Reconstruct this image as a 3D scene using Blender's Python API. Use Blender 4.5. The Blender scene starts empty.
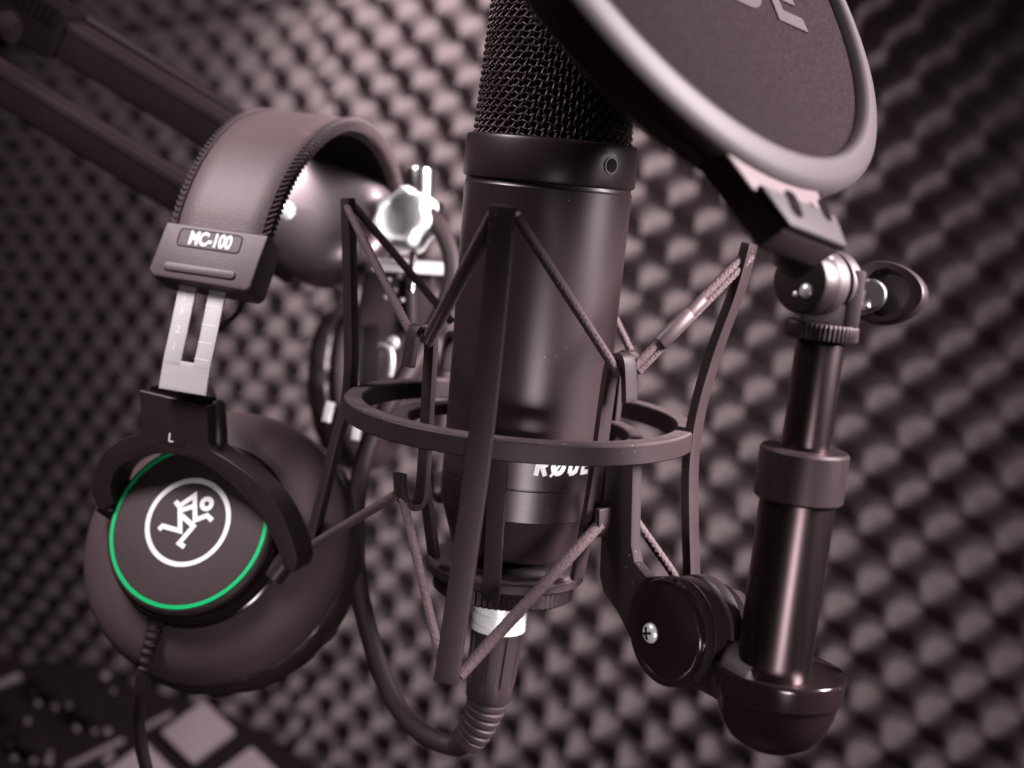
import bpy, bmesh, math, random
from mathutils import Vector, Matrix
random.seed(7)
S = bpy.context.scene
COL = S.collection
V = Vector
R = math.radians
PI = math.pi

# ------------------------------------------------------------------ camera
FPX = 1422.2
PITCH = R(8.7)
CAM = V((0.0, -0.43, 0.62))
RIGHT = V((1, 0, 0)); UP = V((0, math.sin(PITCH), math.cos(PITCH))); BACK = V((0, -math.cos(PITCH), math.sin(PITCH)))
def W(p):            # view-aligned millimetres -> world metres
    return CAM + (RIGHT*p[0] + UP*p[1] + BACK*p[2]) * 0.001
cd = bpy.data.cameras.new('camera'); cam = bpy.data.objects.new('camera', cd); COL.objects.link(cam)
cd.lens = 50; cd.sensor_width = 36; cd.clip_start = 0.01; cd.clip_end = 50
cam.matrix_world = Matrix(((RIGHT.x, UP.x, BACK.x, CAM.x), (RIGHT.y, UP.y, BACK.y, CAM.y), (RIGHT.z, UP.z, BACK.z, CAM.z), (0, 0, 0, 1)))
cd.dof.use_dof = True; cd.dof.focus_distance = 0.402; cd.dof.aperture_fstop = 8.2; cd.dof.aperture_blades = 0
S.camera = cam

def ray(px, py): return V(((px-512)/FPX, -(py-384)/FPX, -1.0))
def P(px, py, d): return ray(px, py)*d

def seen(px, py, *vs):     # directions judged as seen along the sight line through a pixel
    q = V((0, 0, -1)).rotation_difference(ray(px, py)); return [q @ V(v) for v in vs]

class Fr:            # a local frame; a, b, c are millimetres along x, y, z
    def __init__(s, o, x, y, z):
        s.o, s.x, s.y, s.z = V(o), V(x).normalized(), V(y).normalized(), V(z).normalized()
    def p(s, a, b, c=0): return s.o + s.x*a + s.y*b + s.z*c
    def on(s, px, py, c=0):          # where the sight line meets the plane z = c; local a, b
        r = ray(px, py); t = ((s.o + s.z*c).dot(s.z))/r.dot(s.z); q = r*t - s.o
        return q.dot(s.x), q.dot(s.y)
    def ony(s, px, py, b):           # where the sight line meets the plane y = b; a point
        r = ray(px, py); t = ((s.o + s.y*b).dot(s.y))/r.dot(s.y)
        return r*t
    def at(s, o): return Fr(o, s.x, s.y, s.z)
def frame_n(o, n, xh):               # frame with z = n and x as near as possible to xh
    n = V(n).normalized(); x = (V(xh) - n*V(xh).dot(n)).normalized()
    return Fr(o, x, n.cross(x), n)

# ------------------------------------------------------------------ materials
def mat(name, col, rough=.5, metal=0, spec=.5, bump=0, bscale=800, dust=0, dscale=900, dcol=(.32, .26, .27), var=0, vscale=60, coat=0, stretch=None, emit=None):
    m = bpy.data.materials.new(name); m.use_nodes = True
    nt = m.node_tree; b = nt.nodes['Principled BSDF']; L = nt.links.new
    b.inputs['Base Color'].default_value = (*col, 1); b.inputs['Roughness'].default_value = rough
    b.inputs['Metallic'].default_value = metal; b.inputs['Specular IOR Level'].default_value = spec
    b.inputs['Coat Weight'].default_value = coat; b.inputs['Specular Tint'].default_value = (1, .86, .885, 1)
    tc = nt.nodes.new('ShaderNodeTexCoord'); src = tc.outputs['Object']
    if stretch:
        mp = nt.nodes.new('ShaderNodeMapping'); mp.inputs['Scale'].default_value = stretch; L(src, mp.inputs[0]); src = mp.outputs[0]
    cur = None
    if var:
        n = nt.nodes.new('ShaderNodeTexNoise'); n.inputs['Scale'].default_value = vscale; n.inputs['Detail'].default_value = 5; L(src, n.inputs['Vector'])
        mx = nt.nodes.new('ShaderNodeMix'); mx.data_type = 'RGBA'
        mx.inputs[6].default_value = (*[c*(1-var) for c in col], 1); mx.inputs[7].default_value = (*[min(1, c*(1+var)) for c in col], 1)
        L(n.outputs['Fac'], mx.inputs[0]); cur = mx.outputs[2]
        mr = nt.nodes.new('ShaderNodeMapRange'); mr.inputs[3].default_value = max(0.02, rough*(1-.5*var)); mr.inputs[4].default_value = min(1, rough*(1+.5*var))
        L(n.outputs['Fac'], mr.inputs[0]); L(mr.outputs[0], b.inputs['Roughness'])
    if dust:
        n = nt.nodes.new('ShaderNodeTexVoronoi'); n.inputs['Scale'].default_value = dscale; L(src, n.inputs['Vector'])
        n2 = nt.nodes.new('ShaderNodeTexNoise'); n2.inputs['Scale'].default_value = dscale*.12; L(src, n2.inputs['Vector'])
        ad = nt.nodes.new('ShaderNodeMath'); ad.operation = 'MULTIPLY'
        r1 = nt.nodes.new('ShaderNodeMapRange'); r1.inputs[1].default_value = .06; r1.inputs[2].default_value = .15; r1.inputs[3].default_value = 1; r1.inputs[4].default_value = 0; L(n.outputs['Distance'], r1.inputs[0])
        r2 = nt.nodes.new('ShaderNodeMapRange'); r2.inputs[1].default_value = .62-.3*dust; r2.inputs[2].default_value = .8-.2*dust; L(n2.outputs['Fac'], r2.inputs[0])
        L(r1.outputs[0], ad.inputs[0]); L(r2.outputs[0], ad.inputs[1])
        mx = nt.nodes.new('ShaderNodeMix'); mx.data_type = 'RGBA'; L(ad.outputs[0], mx.inputs[0])
        if cur: L(cur, mx.inputs[6])
        else: mx.inputs[6].default_value = (*col, 1)
        mx.inputs[7].default_value = (*dcol, 1); cur = mx.outputs[2]
    if cur: L(cur, b.inputs['Base Color'])
    if bump:
        n = nt.nodes.new('ShaderNodeTexNoise'); n.inputs['Scale'].default_value = bscale; n.inputs['Detail'].default_value = 3; L(src, n.inputs['Vector'])
        bp = nt.nodes.new('ShaderNodeBump'); bp.inputs['Strength'].default_value = bump; bp.inputs['Distance'].default_value = .0004
        L(n.outputs['Fac'], bp.inputs['Height']); L(bp.outputs[0], b.inputs['Normal'])
    return m
M = {}
M['body'] = mat('satin black mic body', (.024, .0142, .016), .34, .0, .6, bump=.06, bscale=3500, var=.12, vscale=40, dust=.1, dscale=420)
M['frame'] = mat('black moulded frame', (.022, .013, .0145), .52, 0, .3, bump=.12, bscale=3500, var=.2, vscale=120, dust=.35, dscale=500, dcol=(.16, .12, .125))
M['foil'] = mat('silver foil print', (.85, .82, .825), .4, .15, .6, var=.12, vscale=90)
M['felt'] = mat('dusty dark felt', (.060, .041, .044), .95, 0, .2, bump=.9, bscale=2200, dust=1.0, dscale=700, dcol=(.40, .32, .33), var=.7, vscale=1300)
M['dusttop'] = M['felt']
M['grille'] = mat('dark grille wire', (.075, .048, .053), .55, .15, .45)
M['inner'] = mat('dark grille lining', (.006, .0035, .004), .9, 0, .03)
M['cord'] = mat('braided elastic cord', (.075, .048, .053), .75, 0, .3, bump=1.0, bscale=1500, var=.4, vscale=900)
M['sleeve'] = mat('rubber cord sleeve', (.05, .032, .035), .5)
M['plastic'] = mat('black plastic', (.020, .0115, .013), .42, 0, .5, bump=.12, bscale=1500, var=.15, vscale=80, dust=.1, dscale=380)
M['matt'] = mat('matt black bracket', (.018, .0105, .012), .62, 0, .15, bump=.1, bscale=2500, var=.15, dust=.12, dscale=380)
M['gloss'] = mat('glossy black plastic', (.010, .0055, .0065), .16, 0, .6, var=.25, vscale=70, dust=.08, dscale=400)
M['satin'] = mat('anodised black tube', (.085, .060, .064), .32, 1, .5, stretch=(40, 40, 1), var=.2, vscale=20)
M['knurl'] = mat('knurled dark metal', (.026, .0155, .0175), .45, .5, .5, stretch=(30, 30, 1), var=.3, vscale=30)
M['chrome'] = mat('polished chrome', (.86, .81, .82), .22, 1)
M['nickel'] = mat('satin nickel', (.85, .81, .82), .33, .55, .6, var=.1, vscale=120)
M['silver'] = mat('bright silver shell', (.90, .87, .875), .25, .25, .6)
M['steel'] = mat('brushed slider steel', (.56, .505, .515), .5, .15, .5, stretch=(1, 1, 60), var=.12, vscale=60, bump=.05)
M['engrave'] = mat('pale engraving', (.85, .82, .825), .5)
M['tickdark'] = mat('dark engraving', (.28, .22, .23), .6)
M['leather'] = mat('dark leatherette', (.082, .054, .059), .50, 0, .5, bump=.30, bscale=1500, var=.12, vscale=50, dust=.12, dscale=330)
M['lining'] = mat('dark mesh lining', (.010, .006, .007), .9, 0, .05, bump=1.0, bscale=1500)
M['thread'] = mat('dark stitching thread', (.05, .032, .035), .75)
M['holder'] = mat('matt black holder', (.058, .037, .041), .45, 0, .5, bump=.2, bscale=2200, var=.1, dust=.1, dscale=330)
M['cup'] = mat('matt black cup face', (.036, .022, .0245), .55, 0, .4, bump=.15, bscale=2200, var=.1, vscale=70, dust=.06, dscale=330)
M['shell'] = mat('soft black cup shell', (.068, .044, .048), .65, 0, .25, bump=.12, bscale=1800, var=.1, vscale=60)
M['pad'] = mat('black ear pad leatherette', (.020, .012, .0135), .42, 0, .5, bump=.5, bscale=700)
M['green'] = mat('green print', (.0, .50, .155), .5, 0, .3)
M['white'] = mat('white print', (.90, .87, .875), .45, 0, .4)
M['popmesh'] = mat('pop filter mesh', (.0115, .007, .0085), .95, 0, .03, bump=1.0, bscale=900, var=.95, vscale=800, dust=.15, dscale=450, dcol=(.06, .045, .048))
M['poprim'] = mat('satin pop filter rim', (.040, .031, .033), .5, 0, .25, bump=.1, bscale=1500)
M['hub'] = mat('satin dark joint', (.036, .024, .0265), .5, 0, .5, bump=.08, bscale=2500, var=.12)
M['popside'] = mat('dark pop filter side', (.085, .056, .062), .5, 0, .5, dust=.12, dscale=330)
M['popprint'] = mat('grey mesh print', (.048, .037, .040), .95, 0, .05, bump=.8, bscale=1300, var=.2, vscale=1500)
M['armmetal'] = mat('dark boom arm metal', (.008, .0045, .005), .48, 0, .2, var=.2, vscale=40, stretch=(1, 1, 1))
M['joint'] = mat('shiny joint cover', (.30, .235, .25), .30, .85, .5, var=.1)
M['rubber'] = mat('black cable rubber', (.022, .013, .0145), .6, 0, .3, bump=.15, bscale=1500, var=.15)
M['device'] = mat('black device panel', (.005, .003, .0034), .85, 0, .05, var=.2)
M['padw'] = mat('pale rubber pad', (.115, .085, .091), .6, 0, .3, bump=.1, var=.06, vscale=60)
M['edge'] = mat('light panel trim', (.07, .05, .054), .45)
M['dotw'] = mat('grey indicator print', (.06, .043, .047), .6)
M['desk'] = mat('dark desk top', (.02, .012, .013), .5, var=.3, vscale=20)
M['foam'] = mat('acoustic foam', (.172, .131, .137), .97, 0, .12, bump=1.0, bscale=900, var=.22, vscale=420, dust=.03, dscale=70, dcol=(.35, .28, .29))

# ------------------------------------------------------------------ mesh building
class MB:
    def __init__(s): s.v = []; s.f = []
    def add(s, vs, fs):
        k = len(s.v); s.v += [V(q) for q in vs]; s.f += [tuple(i+k for i in f) for f in fs]; return s
    def tube(s, pts, r, seg=12, closed=False, caps=True, flat=None):
        pts = [V(p) for p in pts]; n = len(pts)
        rs = r if isinstance(r, (list, tuple)) else [r]*n
        T = []
        for i in range(n):
            a = pts[(i-1) % n] if (closed or i > 0) else pts[i]; b = pts[(i+1) % n] if (closed or i < n-1) else pts[i]
            T.append((b-a).normalized())
        u = T[0].orthogonal().normalized(); vs = []
        for i in range(n):
            u = (u - T[i]*u.dot(T[i])).normalized(); w = T[i].cross(u)
            for k in range(seg):
                a = 2*PI*k/seg; vs.append(pts[i] + (u*math.cos(a) + w*math.sin(a))*rs[i])
        fs = []
        for i in range(n if closed else n-1):
            j = (i+1) % n
            for k in range(seg): fs.append((i*seg+k, i*seg+(k+1) % seg, j*seg+(k+1) % seg, j*seg+k))
        if caps and not closed:
            fs.append(tuple(range(seg-1, -1, -1))); fs.append(tuple((n-1)*seg+k for k in range(seg)))
        return s.add(vs, fs)
    def lathe(s, fr, prof, seg=64, mod=None):     # prof: (radius, height along fr.z); radius 0 closes
        vs = []; fs = []; idx = []
        for (r, h) in prof:
            if r < 1e-6: idx.append([len(vs)]); vs.append(fr.p(0, 0, h))
            else:
                row = []
                for k in range(seg):
                    a = 2*PI*k/seg; rr = r + (mod(a, r, h) if mod else 0); row.append(len(vs)); vs.append(fr.p(rr*math.cos(a), rr*math.sin(a), h))
                idx.append(row)
        for A, B in zip(idx, idx[1:]):
            for k in range(seg):
                k2 = (k+1) % seg
                if len(A) == 1 and len(B) == 1: continue
                if len(A) == 1: fs.append((A[0], B[k2], B[k]))
                elif len(B) == 1: fs.append((A[k], A[k2], B[0]))
                else: fs.append((A[k], A[k2], B[k2], B[k]))
        return s.add(vs, fs)
    def prism(s, fr, poly, c0, c1):
        n = len(poly); vs = [fr.p(a, b, c0) for a, b in poly] + [fr.p(a, b, c1) for a, b in poly]
        fs = [tuple(range(n-1, -1, -1)), tuple(range(n, 2*n))] + [(i, (i+1) % n, n+(i+1) % n, n+i) for i in range(n)]
        return s.add(vs, fs)
    def box(s, fr, a0, a1, b0, b1, c0, c1):
        return s.prism(fr, [(a0, b0), (a1, b0), (a1, b1), (a0, b1)], c0, c1)
    def strip(s, pts, wv, w, t, out=None):        # flat bar along pts; wv: width direction(s)
        pts = [V(p) for p in pts]; n = len(pts); vs = []; fs = []
        for i in range(n):
            T = (pts[min(i+1, n-1)] - pts[max(i-1, 0)]).normalized()
            ww = wv[i] if isinstance(wv, list) else wv
            x = (ww - T*ww.dot(T)).normalized(); y = T.cross(x)
            W_ = w[i] if isinstance(w, list) else w
            vs += [pts[i] + x*W_/2 + y*t/2, pts[i] - x*W_/2 + y*t/2, pts[i] - x*W_/2 - y*t/2, pts[i] + x*W_/2 - y*t/2]
        for i in range(n-1):
            for k in range(4): fs.append((i*4+k, i*4+(k+1) % 4, i*4+4+(k+1) % 4, i*4+4+k))
        fs += [(3, 2, 1, 0), tuple((n-1)*4+k for k in range(4))]
        return s.add(vs, fs)
    def ball(s, o, r, seg=16, sq=(1, 1, 1), fr=None):
        fr = fr or Fr(o, (1, 0, 0), (0, 1, 0), (0, 0, 1)); fr = fr.at(o); vs = []; fs = []; nr = seg//2
        for i in range(1, nr):
            th = PI*i/nr
            for k in range(seg): vs.append(fr.p(r*sq[0]*math.sin(th)*math.cos(2*PI*k/seg), r*sq[1]*math.sin(th)*math.sin(2*PI*k/seg), r*sq[2]*math.cos(th)))
        a = len(vs); vs += [fr.p(0, 0, r*sq[2]), fr.p(0, 0, -r*sq[2])]
        for i in range(nr-2):
            for k in range(seg): fs.append((i*seg+k, (i+1)*seg+k, (i+1)*seg+(k+1) % seg, i*seg+(k+1) % seg))
        for k in range(seg): fs.append((a, k, (k+1) % seg)); fs.append((a+1, (nr-2)*seg+(k+1) % seg, (nr-2)*seg+k))
        return s.add(vs, fs)
    def build(s, name, m, parent=None, bevel=0, bseg=2, sharp=35, smooth=True):
        org = parent_world(parent) if parent else None
        if org is None:
            c = V((0, 0, 0))
            for q in s.v: c += q
            c = W(c/len(s.v)); 
            low = min((W(q) for q in s.v), key=lambda q: q.z).z; org = V((c.x, c.y, low))
        me = bpy.data.meshes.new(name)
        me.from_pydata([W(q) - org for q in s.v], [], s.f)
        bm = bmesh.new(); bm.from_mesh(me)
        bmesh.ops.recalc_face_normals(bm, faces=bm.faces)
        if bevel:
            es = [e for e in bm.edges if len(e.link_faces) == 2 and e.calc_face_angle(0) > R(40)]
            bmesh.ops.bevel(bm, geom=es, offset=bevel*.001, segments=bseg, profile=.6, affect='EDGES', clamp_overlap=True)
        for fc in bm.faces: fc.smooth = smooth
        for e in bm.edges:
            if len(e.link_faces) == 2: e.smooth = e.calc_face_angle(0) < R(sharp)
        bm.to_mesh(me); bm.free()
        me.materials.append(M[m])
        o = bpy.data.objects.new(name, me); COL.objects.link(o)
        if parent: o.parent = parent; ORG[o.name] = org
        else: o.location = org; ORG[o.name] = org
        return o
ORG = {}
def parent_world(o): return ORG[o.name]
def thing(name, label, cat, base, group=None):
    o = bpy.data.objects.new(name, None); COL.objects.link(o); o.empty_display_size = .01
    o.location = W(base); ORG[o.name] = W(base); o['label'] = label; o['category'] = cat
    if group: o['group'] = group
    return o
def tag(o, label, cat, group=None, kind=None):
    if label: o['label'] = label; o['category'] = cat
    if group: o['group'] = group
    if kind: o['kind'] = kind
    return o
def smoothpts(pts, n=8):                  # Catmull-Rom through points
    pts = [V(p) for p in pts]; out = []
    for i in range(len(pts)-1):
        p0 = pts[max(i-1, 0)]; p1 = pts[i]; p2 = pts[i+1]; p3 = pts[min(i+2, len(pts)-1)]
        for k in range(n):
            t = k/n; out.append(.5*((2*p1) + (p2-p0)*t + (2*p0-5*p1+4*p2-p3)*t*t + (3*p1-p0-3*p2+p3)*t**3))
    out.append(pts[-1]); return out
def rrect(a0, a1, b0, b1, r, n=5):
    out = []
    for cx, cy, s in ((a1-r, b1-r, 0), (a0+r, b1-r, 90), (a0+r, b0+r, 180), (a1-r, b0+r, 270)):
        for k in range(n+1):
            t = R(s + 90*k/n); out.append((cx + r*math.cos(t), cy + r*math.sin(t)))
    return out
def glyphs(text, size, bold=0.0, shear=0.0, sx=1.0, space=1.0):    # text outlines as (verts2d, faces)
    c = bpy.data.curves.new('lettering', 'FONT'); c.body = text; c.size = size; c.offset = bold; c.shear = shear; c.align_x = 'CENTER'; c.align_y = 'CENTER'; c.space_character = space; c.resolution_u = 6
    o = bpy.data.objects.new('lettering', c); COL.objects.link(o)
    dg = bpy.context.evaluated_depsgraph_get(); me = bpy.data.meshes.new_from_object(o.evaluated_get(dg))
    vs = [(v.co.x*sx, v.co.y) for v in me.vertices]; fs = [tuple(p.vertices) for p in me.polygons]
    bpy.data.objects.remove(o); bpy.data.curves.remove(c); bpy.data.meshes.remove(me)
    return vs, fs
def flat_text(fr, text, size, h, bold=0, shear=0, sx=1, space=1.0, warp=None, cuts=0):
    vs, fs = glyphs(text, size, bold, shear, sx, space); b = MB()
    if cuts:
        bm = bmesh.new(); bv = [bm.verts.new((x, y, 0)) for x, y in vs]
        for f in fs:
            try: bm.faces.new([bv[i] for i in f])
            except ValueError: pass
        xs = [x for x, _ in vs]
        for k in range(1, cuts):
            x = min(xs) + (max(xs)-min(xs))*k/cuts
            bmesh.ops.bisect_plane(bm, geom=bm.verts[:]+bm.edges[:]+bm.faces[:], plane_co=(x, 0, 0), plane_no=(1, 0, 0))
        bm.verts.index_update(); vs = [(v.co.x, v.co.y) for v in bm.verts]; fs = [tuple(v.index for v in f.verts) for f in bm.faces]; bm.free()
    b.add([warp(x, y) if warp else fr.p(x, y, h) for x, y in vs], fs)
    return b
def stroke(b, fr, pts, w, h0, h1):        # thick mitred polyline as a flat raised mark
    pts = [Vector((p[0], p[1])) for p in pts]; L_, R_ = [], []
    for i, p in enumerate(pts):
        d0 = (p-pts[i-1]).normalized() if i else (pts[1]-p).normalized()
        d1 = (pts[i+1]-p).normalized() if i < len(pts)-1 else d0
        n0 = Vector((-d0.y, d0.x)); n1 = Vector((-d1.y, d1.x)); m = (n0+n1).normalized(); k = min(1.8, 1/max(.3, m.dot(n0)))
        L_.append(p + m*w/2*k); R_.append(p - m*w/2*k)
    for i in range(len(pts)-1):
        b.prism(fr, [L_[i], R_[i], R_[i+1], L_[i+1]], h0, h1)

# ------------------------------------------------------------------ microphone and shock mount frames
az_up = V((.0912, .984, .152)).normalized()
ax_x = (V((1, -.0926, 0)) - az_up*V((1, -.0926, 0)).dot(az_up)).normalized()
ax_y = az_up.cross(ax_x)
MF = Fr(P(526, 422, 430), ax_x, ax_y, az_up)       # microphone axis
SF = Fr(P(518.5, 422, 430), ax_x, ax_y, az_up)     # shock mount axis
def zl(fr, px, py, b): return (fr.ony(px, py, b) - fr.o).dot(fr.z)
def cyl(fr, r, az, z): a = R(az); return fr.p(r*math.sin(a), -r*math.cos(a), z)
def tang(fr, az): a = R(az); return fr.x*math.cos(a) + fr.y*math.sin(a)

zt = zl(MF, 551, 139, -4); zg = zl(MF, 548, 184, -6)
zs1 = zl(MF, 520, 491, -24); zs2 = zl(MF, 518, 523, -24); zb = zl(MF, 514, 561, -18)
mic = thing('microphone', 'black large condenser microphone with woven wire grille held upright in the shock mount', 'microphone', MF.p(0, 0, zb-2))
b = MB(); b.lathe(MF, [(0, zb-1), (17.5, zb-1), (19.2, zb), (23.3, zs2-.3), (23.75, zs2), (23.8, zs1-.35), (23.4, zs1-.1), (23.4, zs1+.1), (23.85, zs1+.35), (24.3, zs1+50), (24.75, zg-1.2), (24.4, zg-.7), (24.4, zg+.3)], 96)
body = b.build('body', 'body', mic)
b = MB(); b.lathe(MF, [(24.4, zg+.25), (25.2, zg+.6), (25.45, zg+1.3), (25.3, zt-1.2), (24.9, zt-.3), (24.2, zt), (22.6, zt), (22.6, zt-.6)], 96)
b.build('collar', 'body', mic)
# woven grille
def gR(z):
    h = z - zt
    r = 22.6 - .048*h
    if h > 44: r *= math.sqrt(max(.02, 1-((h-44)/17)**2))
    return r
b = MB(); NV = 80; HP = 1.9; NH = 30
for i in range(NV):
    a = 360*i/NV + .6; pts = []
    for k in range(NH*4+1):
        z = zt + .1 + k*HP/4; w = math.cos(PI*k/4 + PI*i)
        pts.append(cyl(MF, gR(z) + .74*w, a + .45*math.sin(PI*k/4 + PI*i), z))
    b.tube(pts, .31, 6, caps=False)
for j in range(NH):
    z = zt + .1 + j*HP; pts = []
    for k in range(NV*4):
        i = k/4; w = -math.cos(PI*i)*math.cos(PI*j)
        pts.append(cyl(MF, gR(z) + .18*w - .15, 360*i/NV + .6, z + .28*math.sin(PI*i)))
    b.tube(pts, .22, 5, closed=True)
b.build('grille', 'grille', mic)
b = MB(); b.lathe(MF, [(21.4, zt-.4)] + [(gR(zt+h)-1.3, zt+h) for h in range(1, 56, 3)] + [(0, zt+58)], 64)
b.build('grille_lining', 'inner', mic)
# badge dot
ad = 41; bd = frame_n(cyl(MF, 25.4, ad, zl(MF, 604, 165, -18)), (cyl(MF, 1, ad, 0)-MF.o), tang(MF, ad))
b = MB(); b.lathe(bd, [(2.4, -.3), (2.35, .2), (1.9, .22), (0, .24)], 32); dot = b.build('badge', 'matt', mic)
b = MB(); b.lathe(bd, [(2.42, -.2), (2.48, .15), (2.36, .4), (2.15, .46), (2.02, .3)], 32); b.build('badge_rim', 'nickel', dot)
# maker's lettering wrapped on the body
zt_txt = zl(MF, 560, 476, -21)
class Wrap:          # letter plane bent round the body; x along the circumference
    def p(s, x, y, c): return cyl(MF, 23.9 + c, 32.3 + math.degrees(x/24.0), zt_txt + y)
LC, LS = 5.8, 1.4
def let(x, y): return (x + .14*y, y)
def letstroke(pts, w=LS):
    q = []
    for (x0, y0), (x1, y1) in zip(pts, pts[1:]):
        for k in range(3): q.append(let(x0 + (x1-x0)*k/3, y0 + (y1-y0)*k/3))
    q.append(let(*pts[-1])); stroke(b, Wrap(), q, w, 0, .11)
b = MB(); t_ = LC - LS/2; x = -9.6
letstroke([(x, 0), (x, t_), (x+1.7, t_), (x+2.45, t_-.5), (x+2.6, t_-1.1), (x+2.3, t_-1.8), (x+1.7, t_-2.1), (x+.6, t_-2.1)]); letstroke([(x+1.2, 2.9), (x+2.8, 0)])
x = -3.2
letstroke([(x + 1.72*math.cos(R(t)), LC/2 + (LC-LS)/2*math.sin(R(t))) for t in range(0, 361, 24)]); letstroke([(x-2.0, -.2), (x+2.0, LC+.2)], .75)
x = 0.9
letstroke([(x, LS/2), (x+1.2, LS/2), (x+2.2, LS/2+.5), (x+2.65, LC/2), (x+2.2, t_-.5), (x+1.2, t_), (x, t_), (x, LS/2)])
x = 6.0
letstroke([(x+2.6, t_), (x, t_), (x, LS/2), (x+2.6, LS/2)]); letstroke([(x, LC/2), (x+2.3, LC/2)], 1.3)
b.build('lettering', 'white', mic)

# ---- shock mount
sm = thing('shock_mount', 'black round shock mount frame with elastic cords gripping the microphone', 'shock mount', SF.p(0, 0, -75))
def ring_mesh(fr, ri, ro, z0, z1, ch=.5):
    return MB().lathe(fr, [(ri, z0+ch), (ri+ch, z0), (ro-ch, z0), (ro, z0+ch), (ro, z1-ch), (ro-ch, z1), (ri+ch, z1), (ri, z1-ch), (ri, z0+ch)], 128)
outer = ring_mesh(SF, 47.2, 52.9, -1.5, 4.1, .35).build('outer_ring', 'frame', sm)
MB().lathe(SF, [(47.4, 4.05), (47.8, 4.45), (52.3, 4.45), (52.7, 4.05)], 128).build('felt_strip', 'felt', outer)
inner = ring_mesh(SF, 33.2, 38.2, -4.2, -.6, .4).build('inner_ring', 'frame', sm)
MB().lathe(SF, [(33.4, -.65), (33.9, -.3), (37.6, -.3), (38.0, -.65)], 128).build('felt_strip', 'felt', inner)
SO = SF.ony
def bar(pts, az, w=6.6, t=2.8):
    p = smoothpts([SO(x, y, yl) for x, y, yl in pts], 5)
    o = MB().strip(p, tang(SF, az), w, t).build('frame_bar', 'frame', sm, bevel=.45)
    return o
bar([(503, 205, -60), (495, 300, -56), (481, 437, -54.2), (464, 562, -56.5), (446, 683, -60)], -13)
bar([(348, 198, 14), (350.5, 300, 13), (350, 385, 12.5), (337, 440, 12.5), (310, 549, 14)], -103, 6.4, 2.8)
bar([(750, 243, -14), (737, 290, -13.5), (715, 350, -12.5), (699, 405, -12), (691, 455, -12), (690, 510, -12), (692.5, 600, -13)], 58, 6.6, 2.8)
p = [cyl(SF, r, 167, z) for r, z in ((62, 72), (57.5, 36), (54.4, 8), (54.4, -8), (57, -36), (60, -68))]
MB().strip(smoothpts(p, 5), tang(SF, 167), 6.6, 2.8).build('frame_bar', 'frame', sm, bevel=.45)
# inner clips with upper and lower hooks
def clip(pts, az, w=4.6, t=1.9):
    MB().strip(smoothpts([SO(x, y, yl) for x, y, yl in pts], 5), tang(SF, az), w, t).build('hook_bar', 'frame', sm, bevel=.35)
clip([(400, 473, -29), (401, 492, -29), (406, 504, -28), (414, 506, -26), (421, 498, -25), (424, 470, -24.5), (428, 400, -24.5), (431, 345, -25), (428, 331, -26), (421, 327, -27.5), (414, 333, -29), (408, 367, -30)], -50)
clip([(603, 508, -32), (602, 526, -32), (597, 534, -31), (591, 528, -30), (590, 515, -29), (597, 470, -28.5), (605, 410, -28.5), (611, 370, -29), (616, 359, -30), (623, 356, -31.5), (628, 364, -32.5), (629.5, 402, -33)], 42)
def clip_back(az):
    MB().strip(smoothpts([cyl(SF, r, az, z) for r, z in ((44, -26), (43.5, -32), (40, -34), (37.2, -31), (36.7, -10), (36.7, 14), (37.5, 19), (40, 21), (43.2, 18), (43.8, 8))], 5), tang(SF, az), 4.6, 1.9).build('hook_bar', 'frame', sm, bevel=.35)
clip_back(125); clip_back(-146)
# base cradle under the microphone
zf = zl(SF, 507, 562, 0)
base = MB().lathe(SF, [(12, zf-3.4), (23.6, zf-3.4), (24.3, zf-2.8), (24.3, zf-.5), (23.9, zf), (12, zf)], 96).build('cradle_plate', 'frame', sm)
MB().lathe(SF, [(9.5, zf+.05), (9.5, zf+.9), (23.2, zf+.9), (23.7, zf+.05)], 96).build('felt_pad', 'felt', base)
MB().lathe(SF, [(9.3, zf-9), (20.6, zf-9), (21.4, zf-8.4), (21.5, zf-3.6), (9.3, zf-3.6)], 72*6, mod=lambda a, r, h: (.32*math.cos(72*a) if r > 20 else 0)).build('knurled_nut', 'knurl', sm)
def leg(p0, p1, az, w=5.2): MB().strip(smoothpts([p0, p0.lerp(p1, .5), p1], 3), tang(SF, az), w, 1.9).build('cradle_strut', 'frame', sm, bevel=.35)
leg(SO(499, 452, -36), SO(491, 600, -25.5), -13)
leg(SO(424, 478, -24.5), SO(434, 556, -15), -52, 4.4)
leg(SO(596, 478, -28.5), SO(577, 578, -18), 42, 4.4)
leg(cyl(SF, 36.5, 167, -6), cyl(SF, 25.2, 167, zf-3), 167)
# elastic cords
def cord(a, b_, r=1.15):                # round elastic with the twist of its braid
    p0, p1 = SO(*a), SO(*b_); r *= 1.12; ax = p1-p0; f = Fr(p0, ax.orthogonal(), ax.cross(ax.orthogonal()), ax); L_ = ax.length; n = int(L_/.35); sg = 16
    b = MB(); vs = []; fs = []
    for i in range(n+1):
        h = L_*i/n
        for k in range(sg):
            t = 2*PI*k/sg; rr = r*(1 + .045*math.cos(5*t - 3.4*h) + .035*math.cos(5*t + 3.4*h)); vs.append(f.p(rr*math.cos(t), rr*math.sin(t), h))
    for i in range(n):
        for k in range(sg): fs.append((i*sg+k, i*sg+(k+1) % sg, (i+1)*sg+(k+1) % sg, (i+1)*sg+k))
    b.add(vs, fs + [tuple(range(sg-1, -1, -1)), tuple(n*sg+k for k in range(sg))]).build('elastic_cord', 'cord', sm)
    return p0, p1
cord((491, 214, -58), (424, 341, -28), 1.0); cord((495, 222, -57), (429, 344, -26.5), 1.0)
cord((516, 215, -58), (618.5, 374, -31.5), 1.2)
cord((345, 203, 13), (411, 334, -27), 1.1); cord((354, 206, 15), (452, 322, 27), 1.1)
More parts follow.
